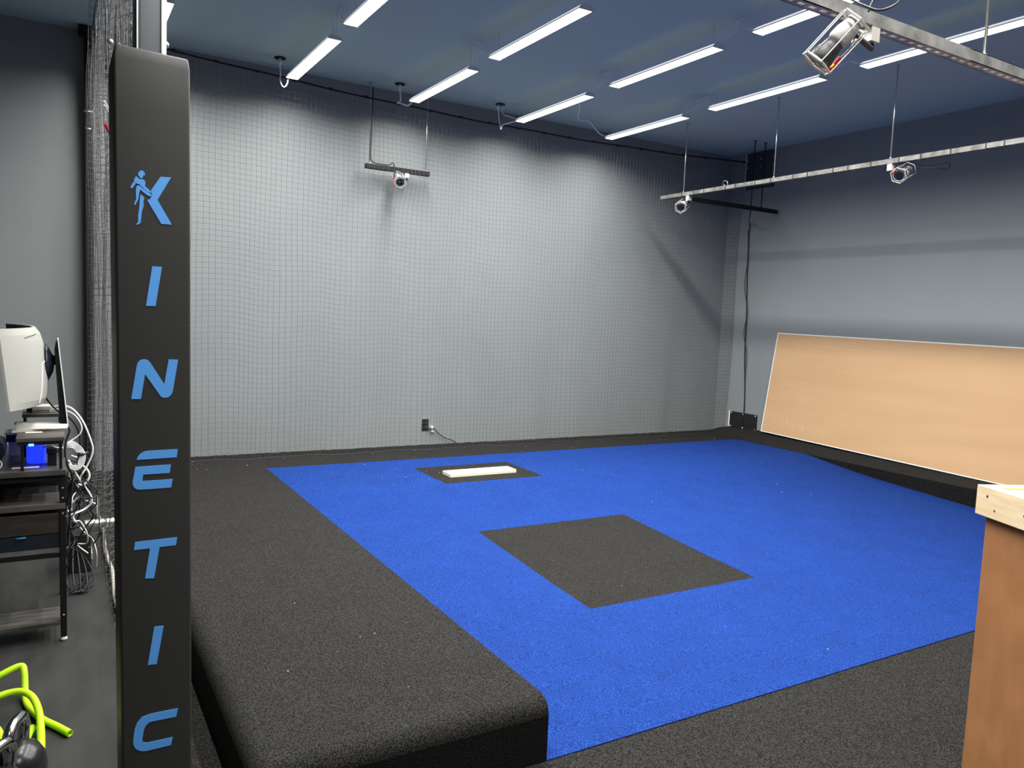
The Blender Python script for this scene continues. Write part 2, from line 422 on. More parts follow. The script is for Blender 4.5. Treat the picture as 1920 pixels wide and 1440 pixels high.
# rounded box built as stacked sections
def rrect(xa, xb, ya, yb, r, n=5):
    out = []
    for cx, cy, a0 in ((xb-r, yb-r, 0), (xa+r, yb-r, PI/2), (xa+r, ya+r, PI), (xb-r, ya+r, 1.5*PI)):
        for k in range(n+1):
            a = a0+PI/2*k/n; out.append((cx+r*math.cos(a), cy+r*math.sin(a)))
    return out
ZT = 2.142; rings = []
zs = [.013, .02, .04]+[.1+k*.1 for k in range(20)]+[2.115, 2.13, 2.139, ZT]
for z in zs:
    xa, xb = padc(z)
    ins = 0
    if z > 2.11: ins = .004*((z-2.11)/(ZT-2.11))**2
    if z < .03: ins = .003
    rings.append([bm.verts.new((x, y, z-(.006 if z > 2.11 else 0)*(x-xa)/(xb-xa))) for x, y in rrect(xa+ins, xb-ins, 2.100+ins, 2.300-ins, .0065)])
for A, D in zip(rings, rings[1:]):
    n = len(A)
    for k in range(n): bm.faces.new((A[k], A[(k+1) % n], D[(k+1) % n], D[k]))
bm.faces.new(rings[0][::-1]); bm.faces.new(rings[-1])
obj('cover', bm, 'vinyl', pad, smooth=True)
LET = [('letter',[(0.2262,1.8470),(0.2499,1.8484),(0.2195,1.7905),(0.2520,1.7343),(0.2281,1.7338),(0.1961,1.7885),(0.2031,1.7908),(0.2072,1.8018),(0.2050,1.8120)]),
('pitcher_emblem',[[(0.1818,1.8560),(0.1865,1.8566),(0.1906,1.8530),(0.1922,1.8463),(0.1878,1.8455),(0.1873,1.8406),(0.1840,1.8378),(0.1807,1.8398),(0.1769,1.8444),(0.1774,1.8513)],
 [(0.1720,1.8417),(0.1801,1.8359),(0.1900,1.8356),(0.1928,1.8294),(0.1917,1.8209),(0.2003,1.8135),(0.2056,1.8088),(0.2050,1.8057),(0.1975,1.8078),(0.1878,1.8151),(0.1801,1.8231),(0.1719,1.8251),(0.1676,1.8311)],
 [(0.1688,1.8301),(0.1726,1.8258),(0.1660,1.8149),(0.1621,1.8115),(0.1597,1.8129),(0.1646,1.8236)],
 [(0.1736,1.8193),(0.1801,1.8207),(0.1878,1.8132),(0.2056,1.8030),(0.2061,1.7992),(0.2003,1.7974),(0.1906,1.8035),(0.1812,1.8113),(0.1788,1.8015),(0.1769,1.7858),(0.1747,1.7826),(0.1708,1.7732),(0.1681,1.7735),(0.1697,1.7814),(0.1725,1.7859),(0.1719,1.8067)],
 [(0.1818,1.8003),(0.1906,1.7933),(0.1884,1.7832),(0.1890,1.7727),(0.1851,1.7604),(0.1824,1.7331),(0.1790,1.7286),(0.1719,1.7261),(0.1736,1.7292),(0.1768,1.7340),(0.1769,1.7505),(0.1791,1.7657),(0.1801,1.7808)]]),
('letter',[(0.2080,1.6298),(0.2300,1.6301),(0.2155,1.5329),(0.1941,1.5329)]),
('letter',[(0.1614,1.3041),(0.1734,1.3838),(0.1757,1.3931),(0.1801,1.3987),(0.1866,1.4018),(0.1936,1.4019),(0.2001,1.3985),(0.2044,1.3929),(0.2359,1.3398),(0.2456,1.4020),(0.2677,1.4015),(0.2557,1.3228),(0.2522,1.3133),(0.2459,1.3074),(0.2372,1.3050),(0.2308,1.3067),(0.2265,1.3109),(0.1922,1.3652),(0.1830,1.3034)]),
('letter',[[(0.1731,1.1516),(0.1762,1.1600),(0.1824,1.1678),(0.1903,1.1718),(0.1966,1.1731),(0.2677,1.1742),(0.2652,1.1533)],
 [(0.1705,1.1343),(0.2520,1.1356),(0.2491,1.1138),(0.1881,1.1138),(0.1861,1.0974),(0.2559,1.0978),(0.2525,1.0762),(0.1818,1.0760),(0.1739,1.0776),(0.1680,1.0822),(0.1646,1.0894),(0.1643,1.0974)]]),
('letter',[(0.1698,0.9437),(0.2672,0.9451),(0.2644,0.9249),(0.2260,0.9243),(0.2133,0.8449),(0.1924,0.8469),(0.2038,0.9237),(0.1670,0.9235)]),
('letter',[(0.2139,0.7170),(0.2360,0.7160),(0.2199,0.6173),(0.1988,0.6187)]),
('letter',[(0.2712,0.4867),(0.2666,0.4650),(0.2118,0.4655),(0.2026,0.4648),(0.1951,0.4590),(0.1902,0.4482),(0.1860,0.4229),(0.1877,0.4149),(0.1964,0.4107),(0.2586,0.4104),(0.2544,0.3901),(0.1964,0.3891),(0.1819,0.3924),(0.1708,0.4010),(0.1655,0.4139),(0.1651,0.4259),(0.1683,0.4536),(0.1745,0.4711),(0.1852,0.4828),(0.2068,0.4868)])]
for (n, polys), lb in zip(LET, ['blue slanted letter K without its stem', 'blue figure of a pitcher lifting one knee', 'upper blue slanted letter I', 'blue slanted letter N', 'blue slanted letter E', 'blue slanted letter T', 'lower blue slanted letter I', 'blue slanted letter C']):
    if not isinstance(polys[0], list): polys = [polys]
    bm = bmesh.new()
    for p in polys: prism(bm, p, 2.0985, 2.1004)
    obj(n, bm, 'letter', pad)['label'] = lb

# ------------------------------------------------------------ ceiling LED shop lights
SPREAD, WATT = 161, 31
def make_light():
    # local: far end at y = 0, running towards -y ; lens bottom at z = 0
    L = 1.134; r = thing('shop_light', '', 'ceiling light', (0, 0, 0), 'white LED shop lights hanging in rows under the ceiling')
    # slim body with a wide flat diffuser below and a glowing ribbed back
    bm = bmesh.new(); prism(bm, [(-.050, .002), (-.050, .008), (-.030, .026), (.030, .026), (.050, .008), (.050, .002)], -.004, -L+.004)
    obj('housing', bm, 'housing', r)
    for sg in (1, -1):
        bm = bmesh.new(); k = 0; prism(bm, [(sg*.0455, .0130), (sg*.033, .0240), (sg*.033, .0225), (sg*.0455, .0115)], -.004, -L+.004)
        while .02+k*.012 < L-.02:
            y = -(.02+k*.012); prism(bm, [(sg*.052, .0085), (sg*.031, .0275), (sg*.029, .030), (sg*.046, .016)], y, y-.006); k += 1
        obj('glowing_ribs', bm, 'glowback', r)
    for y in (.0, -L+.004):
        bm = bmesh.new(); prism(bm, [(-.052, -.003), (-.052, .010), (-.031, .029), (.031, .029), (.052, .010), (.052, -.003)], y, y-.004)
        obj('end_cap', bm, 'housing', r)
    bm = bmesh.new(); prism(bm, [(-.047, .002), (-.040, -.003), (.040, -.003), (.047, .002)], -.006, -L+.006)
    obj('diffuser', bm, 'lamp', r)
    ld = bpy.data.lights.new('led_strip', 'AREA'); ld.shape = 'RECTANGLE'; ld.size = .085; ld.size_y = L-.03; ld.spread = math.radians(SPREAD); ld.energy = WATT; ld.color = (1, .985, .955)
    lo = bpy.data.objects.new('led_strip', ld); C.objects.link(lo); lo.parent = r; lo.location = (0, -L/2, -.0045)
    for y in (-.06, -L+.06):
        obj('hanger_wire', T([(0, y, .034), (0, y, ZC-3.38)], .0018, 5), 'rod', r)
    return r
proto = make_light()
COLX = [.612, 1.682, 2.755, 3.843, 4.906]; ROWY = [6.547, 5.094, 3.631, 2.17, .72]
cn = ['column hidden by the post', 'first column right of the post', 'second column', 'third column', 'rightmost column']
rn = ['nearest the back wall', 'in the middle row', 'in the near row', 'out of frame above the camera', 'added unseen to light the pad']
first = True; LAMPS = {}
for ri, y in enumerate(ROWY):
    for ci, x in enumerate(COLX):
        if ri == 4 and ci > 1: continue  # last row: only two unseen lamps, added to brighten the pad front
        lb = 'lit LED shop light %s, %s' % (rn[ri], cn[ci])
        if first: o = proto; proto.location = (x, y, 3.38); proto['label'] = lb; first = False
        else: o = dup(proto, (x, y, 3.38), label=lb)
        LAMPS[ci, ri] = o
# ceiling hooks with plates and white cords
def rose(x, y, label, plugs, r=.045):
    t = thing('ceiling_plate', label, 'ceiling plate', (0, 0, 0), 'dark plates with white cord plugs on the ceiling')
    obj('plate', lathe(bmesh.new(), [(r, 0), (r, .006), (r*.8, .009)], 20, Matrix.Translation((x, y, ZC-.009))), 'darksteel', t)
    for dx in plugs:
        obj('plug', lathe(bmesh.new(), [(.006, 0), (.012, .02), (.013, .055)], 12, Matrix.Translation((x+dx, y, ZC-.064))), 'cord', t, smooth=True)
rose(1.601, 6.62, 'dark round ceiling plate at the far end of the leftmost light column', [0])
rose(2.666, 6.67, 'dark round ceiling plate at the far end of the second light column', [0])
rose(3.693, 6.675, 'dark round ceiling plate at the far end of the third light column', [-.02, .02])
def cord(lamp, pts, r=.0055, m='cord', smoothn=6):
    l = V(lamp.location); return obj('power_cord', T([V(p)-l for p in pts], r, 6, smoothn), m, lamp, smooth=True)
cord(LAMPS[1, 0], [(1.60, 6.62, 3.49), (1.605, 6.61, 3.42), (1.60, 6.6, 3.36), (1.62, 6.58, 3.31), (1.645, 6.57, 3.33), (1.655, 6.56, 3.385)], .0055)
cord(LAMPS[2, 0], [(2.667, 6.67, 3.49), (2.67, 6.66, 3.40), (2.64, 6.66, 3.378), (2.68, 6.65, 3.372), (2.73, 6.62, 3.36), (2.75, 6.56, 3.40)], .007)
cord(LAMPS[3, 0], [(3.673, 6.675, 3.49), (3.68, 6.67, 3.42), (3.69, 6.66, 3.35), (3.70, 6.66, 3.31), (3.715, 6.655, 3.35), (3.76, 6.62, 3.37), (3.83, 6.56, 3.395)], .0065)
cord(LAMPS[3, 0], [(3.713, 6.675, 3.49), (3.73, 6.66, 3.45), (3.79, 6.62, 3.43), (3.83, 6.57, 3.40)])
cord(LAMPS[4, 0], [(4.05, 5.9, ZC-.01), (4.25, 6.15, 3.50), (4.42, 6.40, 3.47), (4.58, 6.45, 3.48), (4.72, 6.5, 3.42), (4.82, 6.56, 3.41), (4.90, 6.56, 3.40)])
for ci, x in enumerate(COLX):
    for gi, (ya, yb) in enumerate(((5.413, 5.094), (3.960, 3.631))):
        if ci == 0 or (ci == 1 and gi == 1): continue
        dx = [0, -.03, -.06, .02, .05][ci]
        ym = (ya+yb)/2+.02
        pts = [(x, ya+.01, 3.42), (x+dx*.3, ya-.08, 3.44), (x+dx, ym, 3.475), (x+dx, ym+.015, ZC-.03), (x+dx+.03, ym-.03, ZC-.012), (x+dx+.02, ym-.02, 3.485), (x+dx*.5, yb+.06, 3.43), (x, yb-.01, 3.42)]
        cord(LAMPS[ci, gi], pts)

# ------------------------------------------------------------ strut rails, rods, cameras
def strut(name, L, label, metal='steel', size=.041, slot=True, group=None, rods=(), rodz=None, origin=(0, 0, 0), axis='Y', rodm='rod'):
    """slotted C channel from the origin along +axis; open side up, slotted web below; z = top"""
    t = thing(name, label, 'rail', (0, 0, 0), group)
    mx = Matrix.Translation(origin) @ (Matrix.Identity(4) if axis == 'Y' else Matrix.Rotation(-PI/2, 4, 'Z'))
    h = size/2; th = .0026; bm = bmesh.new()
    box(bm, -h, -h+th, 0, L, -size, 0, mx); box(bm, h-th, h, 0, L, -size, 0, mx)
    box(bm, -h, -h+.009, 0, L, -th, 0, mx); box(bm, h-.009, h, 0, L, -th, 0, mx)
    if slot:
        box(bm, -h, -.007, 0, L, -size, -size+th, mx); box(bm, .007, h, 0, L, -size, -size+th, mx)
        k = 0
        while k*.05 < L:
            box(bm, -.007, .007, k*.05, min(L, k*.05+.022), -size, -size+th, mx); k += 1
    else: box(bm, -h, h, 0, L, -size, -size+th, mx)
    obj('channel', bm, metal, t)
    for d in rods:
        p = mx @ V((0, d, 0))
        obj('threaded_rod', T([(p.x, p.y, p.z-.01), (p.x, p.y, ZC-.001)], .0055, 8), rodm, t, smooth=True)
        obj('nut', lathe(bmesh.new(), [(.011, 0), (.011, .009)], 6, Matrix.Translation((p.x, p.y, p.z))), rodm, t)
        obj('ceiling_washer', lathe(bmesh.new(), [(.018, 0), (.018, .004)], 12, Matrix.Translation((p.x, p.y, ZC-.005))), rodm, t)
    return t
far_rail = strut('strut_rail', 5.6, 'long galvanised steel rail hanging on rods before the right wall', metal='dullsteel', origin=(5.51, .78, 2.855), rods=(5.27, 4.12, 3.0, 1.8, .6))
for k in range(26):
    y = 1.1+k*.2+random.uniform(-.05, .05)
    if y > 6.3: break
    obj('cable_tie', B(5.487, 5.533, y-.004, y+.004, 2.812, 2.858), 'blackcord', far_rail)
strut('strut_rail', 3.0, 'thick galvanised slotted rail crossing the top right corner close to the camera', origin=(1.3, 1.665, 2.555), axis='X', size=.041, rods=(.25, 1.62, 2.8))
strut('strut_rail', .62, 'short dark slotted rail hanging before the back wall', metal='darksteel', origin=(2.407, 6.79, 2.838), axis='X', rods=(.035, .585))
strut('strut_rail', 1.25, 'dark rail hanging from black rods in the far right corner', metal='darksteel', origin=(5.76, 6.16, 2.845), axis='X', rods=(.84, 1.0), rodm='darksteel')
tag(obj('conduit_cable', T([(2.455, 6.775, 3.5), (2.45, 6.775, 3.05), (2.447, 6.772, 2.90), (2.47, 6.77, 2.855), (2.53, 6.77, 2.848), (2.62, 6.77, 2.848), (2.66, 6.768, 2.87), (2.675, 6.766, 2.82), (2.675, 6.766, 2.74)], .006, 8, 5), 'blackcord', smooth=True), 'black cable following the left rod of the short back wall rail', 'cable')

cam_group = 'caged tracking cameras hanging from the rails'
def make_cam():
    """local +z = view direction; front ring at z=.17, rear plate at z=0"""
    t = thing('tracking_camera', '', 'camera', (0, 0, 0), cam_group)
    R = .060
    hexa = [(R*math.cos(k*PI/3+PI/6), R*math.sin(k*PI/3+PI/6)) for k in range(6)]
    obj('front_ring', T([(x, y, .17) for x, y in hexa], .0042, 6, closed=True), 'cage', t)
    obj('rear_ring', T([(x, y, .0) for x, y in hexa], .0042, 6, closed=True), 'cage', t)
    for x, y in hexa: obj('cage_rod', T([(x, y, 0), (x, y, .17)], .0024, 6), 'cage', t)
    obj('rear_plate', prism_z([(x*.55, y*.55) for x, y in hexa], -.004, .004), 'cage', t)
    obj('body', lathe(bmesh.new(), [(.024, .004), (.028, .01), (.036, .045), (.036, .075), (.030, .085)], 24), 'cambody', t, smooth=True)['label'] = 'off-white camera body'
    obj('lens', lathe(bmesh.new(), [(.029, .08), (.033, .11), (.036, .125), (.042, .140), (.042, .160), (.040, .163)], 24), 'lensring', t, smooth=True)
    obj('lens_glass', lathe(bmesh.new(), [(.040, .160), (.037, .1645), (.020, .167), (.001, .168)], 24), 'lensglass', t, smooth=True)
    obj('lens_rim', T([(.0425*math.cos(a), .0425*math.sin(a), .164) for a in [k*PI/12 for k in range(24)]], .0024, 6, closed=True), 'cage', t, smooth=True)
    bm = bmesh.new()
    for k in range(9):
        a = PI*.15+k*.085*PI
        box(bm, -.003, .003, .0425, .047, .135, .147, Matrix.Rotation(a, 4, 'Z'))
    o = obj('indicator_strip', bm, 'amber', t); o['label'] = 'amber glowing ring segments round the lens'
    for s in (1, -1):
        obj('clip', B(-.004, .004, .052, .066, .10, .158, mx=Matrix.Rotation(PI/2+s*.5, 4, 'Z')), 'red', t)['label'] = 'red clip on the cage'
    return t
def prism_z(poly, z0, z1):
    bm = bmesh.new(); a = [bm.verts.new((x, y, z0)) for x, y in poly]; b = [bm.verts.new((x, y, z1)) for x, y in poly]
    bm.faces.new(a[::-1]); bm.faces.new(b); n = len(poly)
    for i in range(n): bm.faces.new((a[i], a[(i+1) % n], b[(i+1) % n], b[i]))
    return bm
def orient(loc, d, roll=0):
    d = V(d).normalized(); z = d; x = V((0, 0, 1)).cross(z).normalized(); y = z.cross(x)
    m = Matrix(((x.x, y.x, z.x, 0), (x.y, y.y, z.y, 0), (x.z, y.z, z.z, 0), (0, 0, 0, 1)))
    return Matrix.Translation(loc) @ m @ Matrix.Rotation(roll, 4, 'Z')
def dirc(a, b, c): return a*Rv+b*Uv+c*Fv
cams = [((2.092, 1.590, 2.475), dirc(-.108, -.117, .05), (2.27, 1.665, 2.514), 'caged camera with amber lights under the near rail, closest to the viewer', .2, .9),
        ((5.56, 6.08, 2.755), dirc(-.42, -.42, -.80), (5.51, 5.97, 2.81), 'small caged camera at the far end of the long rail', 0, 1),
        ((5.62, 3.70, 2.775), dirc(-.72, -.40, -.57), (5.51, 3.77, 2.81), 'caged camera under the middle of the long rail by the right wall', .1, 1),
        ((2.715, 6.79, 2.755), dirc(.28, -.52, -.80), (2.80, 6.79, 2.80), 'caged camera under the short rail before the back wall', .3, .93)]
pc = make_cam()
mats = []
roots = [pc]+[dup(pc) for _ in cams[1:]]
for k, (loc, d, anchor, label, roll, s) in enumerate(cams):
    mx = orient(loc, d, roll) @ Matrix.Diagonal((s, s, s, 1))
    root = roots[k]; root.matrix_world = mx; root['label'] = label
    if k: [bpy.data.objects.remove(c) for c in list(root.children) if c.name.startswith('indicator')]
    inv = mx.inverted()
    # bracket (in world coordinates, parented through the inverse)
    a = V(anchor); p = mx @ V((0, 0, .03)); q = V((a.x, a.y, (a.z+p.z)/2+.0))
    bm = bmesh.new(); box(bm, a.x-.02, a.x+.02, a.y-.02, a.y+.02, a.z-.045, a.z+.004)
    bm.transform(inv); obj('bracket_plate', bm, 'silver', root)
    side = (q-p).normalized()
    bm = T([(a.x, a.y, a.z-.03), (a.x+.01, a.y, a.z-.06), tuple(p+.055*V((side.x, side.y, 0))), tuple(mx @ V((0, 0, .02)))], .009, 8)
    bm.transform(inv); obj('ball_joint_arm', bm, 'darksteel', root, smooth=True)
    for dz in (-.02, .02):
        bm = bmesh.new(); c = p+.06*V((side.x, side.y, 0))+V((0, 0, dz)); bmesh.ops.create_uvsphere(bm, u_segments=10, v_segments=8, radius=.009, matrix=Matrix.Translation(c))
        bm.transform(inv); obj('knob', bm, 'rod', root, smooth=True)
# cable loops of the near camera
c0 = cams[0][0]
def cpt(dx, dy, f=0): return tuple(V(c0)+dx*Rv+dy*Uv+f*Fv)
tag(obj('camera_cable', T([cpt(-.03, .055, -.03), cpt(-.005, .02, -.06), cpt(.04, .0, -.07), cpt(.10, .03, -.05), cpt(.13, .08, -.03), cpt(.10, .10, -.02), cpt(.05, .06, -.02), cpt(.03, .02, -.02)], .0035, 8, 6), 'blackcord', smooth=True), 'thin black cable looping over the near camera and its rail', 'cable')
tag(obj('camera_cable', T([(5.53, 3.63, 2.81), (5.56, 3.5, 2.77), (5.58, 3.36, 2.775), (5.62, 3.40, 2.74), (5.64, 3.5, 2.77), (5.64, 3.62, 2.785)], .0035, 8, 6), 'blackcord', smooth=True), 'thin black cable behind the camera in the middle of the long rail', 'cable')
tag(obj('camera_cable', T([(5.50, 5.44, 2.856), (5.50, 5.45, 2.89), (5.50, 5.49, 2.90), (5.50, 5.50, 2.87), (5.51, 5.47, 2.857)], .0018, 6, 6), 'rod', smooth=True), 'wire loop sticking up from the far part of the long rail', 'cable')

# ------------------------------------------------------------ right wall pieces
for nm, y0_, y1_, z0_, z1_, lb in (('access_panel', 6.25, 6.665, .318, .505, 'low black panel in the far right corner just above the mound'),
                                   ('access_panel', 6.25, 6.665, 3.125, 3.535, 'black panel high in the far right corner below the ceiling')):
    t = thing(nm, lb, 'panel', (0, 0, 0), 'black panels in the far right corner')
    obj('plate', B(XR-.016, XR-.001, y0_, y1_, z0_, z1_), 'base' if z0_ < 1 else 'slate', t, bevel=.002)
    obj('cut_edge', B(XR-.018, XR-.001, y1_, y1_+.018, z0_, z1_+.003), 'gypsum' if z0_ < 1 else 'ceiling', t)
    for yy in (y0_+.02, (y0_+y1_)/2, y1_-.02):
        for zz in ((z0_+.01, z1_-.015) if z0_ < 1 else (z1_-.08, z0_+.25)):
            obj('screw', lathe(bmesh.new(), [(.008, 0), (.006, .004)], 8, Matrix.Translation((XR-.016, yy, zz)) @ Matrix.Rotation(-PI/2, 4, 'Y')), 'gypsum' if z0_ < 1 else 'ceiling', t)
tag(obj('wall_cable', T([(6.60, 6.16, 2.81), (6.64, 6.2, 2.76), (6.90, 6.45, 2.74), (7.03, 6.56, 2.70), (7.03, 6.555, 2.3), (7.03, 6.53, 1.9), (7.03, 6.51, 1.6), (7.03, 6.50, 1.2), (7.03, 6.47, .9), (7.03, 6.45, .6), (7.025, 6.45, .36)], .006, 8, 5), 'blackcord', smooth=True), 'black cable running down the right wall beside the net', 'cable', 'black cables down the right wall')
tag(obj('wall_cable', T([(7.015, 6.565, 2.65), (7.015, 6.54, 2.3), (7.015, 6.56, 2.0), (7.015, 6.49, 1.7), (7.015, 6.52, 1.45), (7.018, 6.46, 1.2), (7.02, 6.465, .9)], .004, 8, 5), 'blackcord', smooth=True), 'thinner black cable weaving round the cable down the right wall', 'cable', 'black cables down the right wall')

# drywall sheet leaning on the right wall
def sheet_pt(s, t, off):   # s along towards the camera, t up, off = depth towards the wall
    BL, TL = V((6.905, 6.070, .352)), V((7.012, 6.020, 1.474))
    BRr, TRr = V((6.905, 2.41, .265)), V((7.012, 2.36, 1.452))
    nrm = V((1, 0, -.095)).normalized()
    return BL*(1-s)*(1-t)+BRr*s*(1-t)+TL*(1-s)*t+TRr*s*t+nrm*off
def slab(a, b, c, d, o0, o1):
    bm = bmesh.new(); f = [sheet_pt(s, t, o0) for s, t in ((a, c), (b, c), (b, d), (a, d))]; g = [sheet_pt(s, t, o1) for s, t in ((a, c), (b, c), (b, d), (a, d))]
    A = [bm.verts.new(p) for p in f]; D = [bm.verts.new(p) for p in g]
    bm.faces.new(A); bm.faces.new(D[::-1])
    for i in range(4): bm.faces.new((A[i], D[i], D[(i+1) % 4], A[(i+1) % 4]))
    return bm
dw = thing('drywall_sheet', 'long brown drywall sheet with white edges leaning on the right wall', 'drywall', (0, 0, 0))
obj('gypsum_core', slab(0, 1, 0, 1, .0, .013), 'gypsum', dw)
obj('paper_face', slab(.0035, .9965, .0095, .9905, -.0012, .0002), 'kraft', dw)
bm = bmesh.new(); bg = bmesh.new()
def smudge(bmx, s, t, ls, lt, off=-.0018):
    w = .0012; a = V((s, t)); b = V((s+ls, t+lt)); n = V((-(b-a).y, (b-a).x)); n = n.normalized() if n.length else V((0, 1))
    q = []
    for p, k in ((a, .1), (a.lerp(b, .5), 1), (b, .1)):
        q.append((p+n*w*k, p-n*w*k))
    vs_ = [[bmx.verts.new(sheet_pt(p.x, p.y, off)) for p in pr] for pr in q]
    for A, D in zip(vs_, vs_[1:]): bmx.faces.new((A[0], A[1], D[1], D[0]))
for k in range(46):
    smudge(bm, random.uniform(.02, .7), random.uniform(.05, .95), random.uniform(.001, .02), random.uniform(-.006, .006))
for k in range(12): smudge(bm, random.uniform(.07, .16), random.uniform(.07, .2), random.uniform(.001, .004), random.uniform(.01, .05))
smudge(bm, .30, .42, .09, -.01); smudge(bm, .39, .41, .06, -.03); smudge(bm, .01, .88, .5, .02); 
for k in range(12): smudge(bg, random.uniform(.03, .7), random.uniform(.05, .95), random.uniform(.002, .008), random.uniform(-.002, .002))
smudge(bg, .297, .42, .001, .045)
obj('scuffs', bm, 'scuff', dw); obj('gouges', bg, 'gouge', dw)

# outlet on the back wall
t = thing('wall_outlet', 'black outlet plate low on the back wall with a white plug', 'outlet', (3.133, YB, .43))
def loc(bm, p): bm.transform(Matrix.Translation(V(p)-V((3.133, YB, .43)))); return bm
obj('cover_plate', loc(B(-.036, .036, -.006, 0, -.058, .058), (3.133, YB, .433)), 'base', t, bevel=.002)
for dz in (-.024, .024): obj('socket', loc(B(-.016, .016, -.009, -.005, -.013, .013), (3.133, YB, .433+dz)), 'blackcord', t, bevel=.004)
t2 = thing('power_plug', 'white plug with black cord hanging beside the black wall outlet', 'plug', (0, 0, 0))
obj('plug_body', B(3.178, 3.21, YB-.035, YB-.008, .395, .425), 'whiteplastic', t2, bevel=.006)
obj('plug_tail', B(3.19, 3.222, YB-.03, YB-.01, .360, .376), 'whiteplastic', t2, bevel=.005)
obj('cord', T([(3.15, YB-.012, .405), (3.17, YB-.03, .40), (3.215, YB-.03, .40), (3.27, YB-.03, .345), (3.34, YB-.03, .30), (3.40, YB-.03, .28), (3.47, YB-.03, .245)], .0045, 8, 5), 'blackcord', t2, smooth=True)

# ------------------------------------------------------------ unfinished wooden stand on the right
e1 = V((-.400, -.9165, 0)); e2 = V((.9165, -.400, 0)); P0 = V((2.406, 1.270, 0))
smx = Matrix(((e1.x, e2.x, 0, P0.x), (e1.y, e2.y, 0, P0.y), (0, 0, 1, 0), (0, 0, 0, 1)))
st = thing('wooden_stand', 'unfinished waist high stand with brown hardboard sides and a pine top frame', 'stand', (0, 0, 0))
st.matrix_world = smx
LS, WS = 1.0, .62
obj('top_rail', B(0, LS, 0, .038, 1.0097, 1.0987), 'pine', st, bevel=.002)
obj('end_rail', B(0, .038, .038, WS, 1.0097, 1.0987), 'pine', st, bevel=.002)
obj('top_rail', B(0, LS, WS, WS+.038, 1.0097, 1.0987), 'pine', st, bevel=.002)
obj('deck_board', B(.038, LS, .038, WS, 1.068, 1.0905), 'pine', st)
obj('side_panel', B(.022, LS, .022, .028, .0125, 1.0097), 'hardboard', st)
obj('end_panel', B(.022, .028, .028, WS, .0125, 1.0097), 'hardboard', st)
obj('side_panel', B(.022, LS, WS+.01, WS+.016, .0125, 1.0097), 'hardboard', st)
bm = bmesh.new()
for x, z, r in ((.045, 1.072, .0045), (.078, 1.036, .0035), (.19, 1.05, .004)):
    lathe(bm, [(r, 0), (r*.7, .0012)], 10, Matrix.Translation((x, -.0001, z)) @ Matrix.Rotation(PI/2, 4, 'X'))
obj('knots', bm, 'knot', st)
o = obj('paper_sheet', B(.07, .30, .10, .45, 0, .0012), 'paper'); o.matrix_world = smx @ Matrix.Translation((0, 0, 1.0907)) 
tag(o, 'white paper sheet lying on top of the wooden stand', 'paper')
# scratches on the hardboard
bm = bmesh.new()
for k in range(26):
    x = random.uniform(.04, .16); z = random.uniform(.2, .9); dx = random.uniform(-.006, .006); dz = random.uniform(.008, .035); wd = .0005
    a = [bm.verts.new(p) for p in ((x, .0215, z), (x+wd, .0215, z), (x+dx+wd, .0215, z+dz), (x+dx, .0215, z+dz))]; bm.faces.new(a)
obj('scratches', bm, mat('pale scratch', (.45, .27, .14), .8), st)

# ------------------------------------------------------------ computer desk on the left
dk = thing('computer_desk', 'dark multi-level computer desk on black metal legs left of the net', 'desk', (0, 0, 0))
DX0, DX1, DY0, DY1 = -1.15, .040, 3.905, 4.56
for x in (DX0+.012, DX1-.0265):
    for y in (DY0, DY1-.025):
        lg = obj('leg', B(x, x+.0255, y, y+.025, .02, .782), 'darksteel', dk, bevel=.002)
        obj('foot_pad', lathe(bmesh.new(), [(.013, 0.002), (.015, .008), (.008, .022)], 14, Matrix.Translation((x+.0127, y+.0125, 0))), 'whiteplastic' if x > -.1 and y < 4 else 'base', lg)
        for z in (.70, .655, .585, .12): obj('screw', lathe(bmesh.new(), [(.005, 0), (.003, .003)], 8, Matrix.Translation((x+.0127, y, z)) @ Matrix.Rotation(PI/2, 4, 'X')), 'rod', lg)
LX0, LX1 = DX0+.03, DX1-.028
obj('desk_top', B(DX0, DX1, DY0-.012, DY1, .760, .785), 'wood_grey', dk, bevel=.002)
obj('front_bar', B(LX0, LX1, DY0, DY0+.02, .735, .760), 'darksteel', dk)
obj('keyboard_shelf', B(LX0, DX1-.004, DY0-.002, 4.14, .606, .632), 'wood_grey', dk, bevel=.002)
obj('shelf_rail', B(LX0, LX1, 4.15, 4.17, .690, .715), 'silver', dk)
obj('back_panel', B(LX0, LX1, DY1-.03, DY1-.02, .30, .76), 'darksteel', dk)
dr = obj('drawer', B(LX0, LX1, DY0+.004, DY0+.022, .497, .588), 'wood_brown', dk, bevel=.002)
dr2 = obj('drawer', B(LX0, LX1, DY0+.006, DY0+.022, .430, .493), 'navy', dk, bevel=.002)
obj('drawer_box', B(LX0, LX1, DY0+.022, DY1-.05, .435, .585), 'base', dk)
obj('handle', T([(-.152, DY0+.004, .487), (-.135, DY0-.004, .490), (-.115, DY0+.004, .489)], .004, 8, 4), mat('blue pull', (.02, .18, .42), .4), dr2, smooth=True)
obj('cross_bar', B(LX0, LX1, DY0+.01, DY0+.03, .385, .402), 'darksteel', dk)
obj('foot_shelf', B(LX0, LX1, DY0+.002, 4.105, .074, .092), 'wood_grey', dk, bevel=.002)
# riser on the desk
rs = thing('desk_riser', 'small grey-topped riser with black legs standing on the desk', 'riser', (0, 0, 0))
obj('riser_top', B(-.146, .036, 3.90, 4.27, .912, .930), 'wood_grey', rs, bevel=.002)
obj('riser_rim', B(-.140, .030, 3.903, 3.915, .898, .912), 'darksteel', rs)
for x in (-.130, .014):
    for y in (3.905, 4.25): obj('leg', B(x, x+.012, y, y+.012, .7855, .900), 'darksteel', rs)
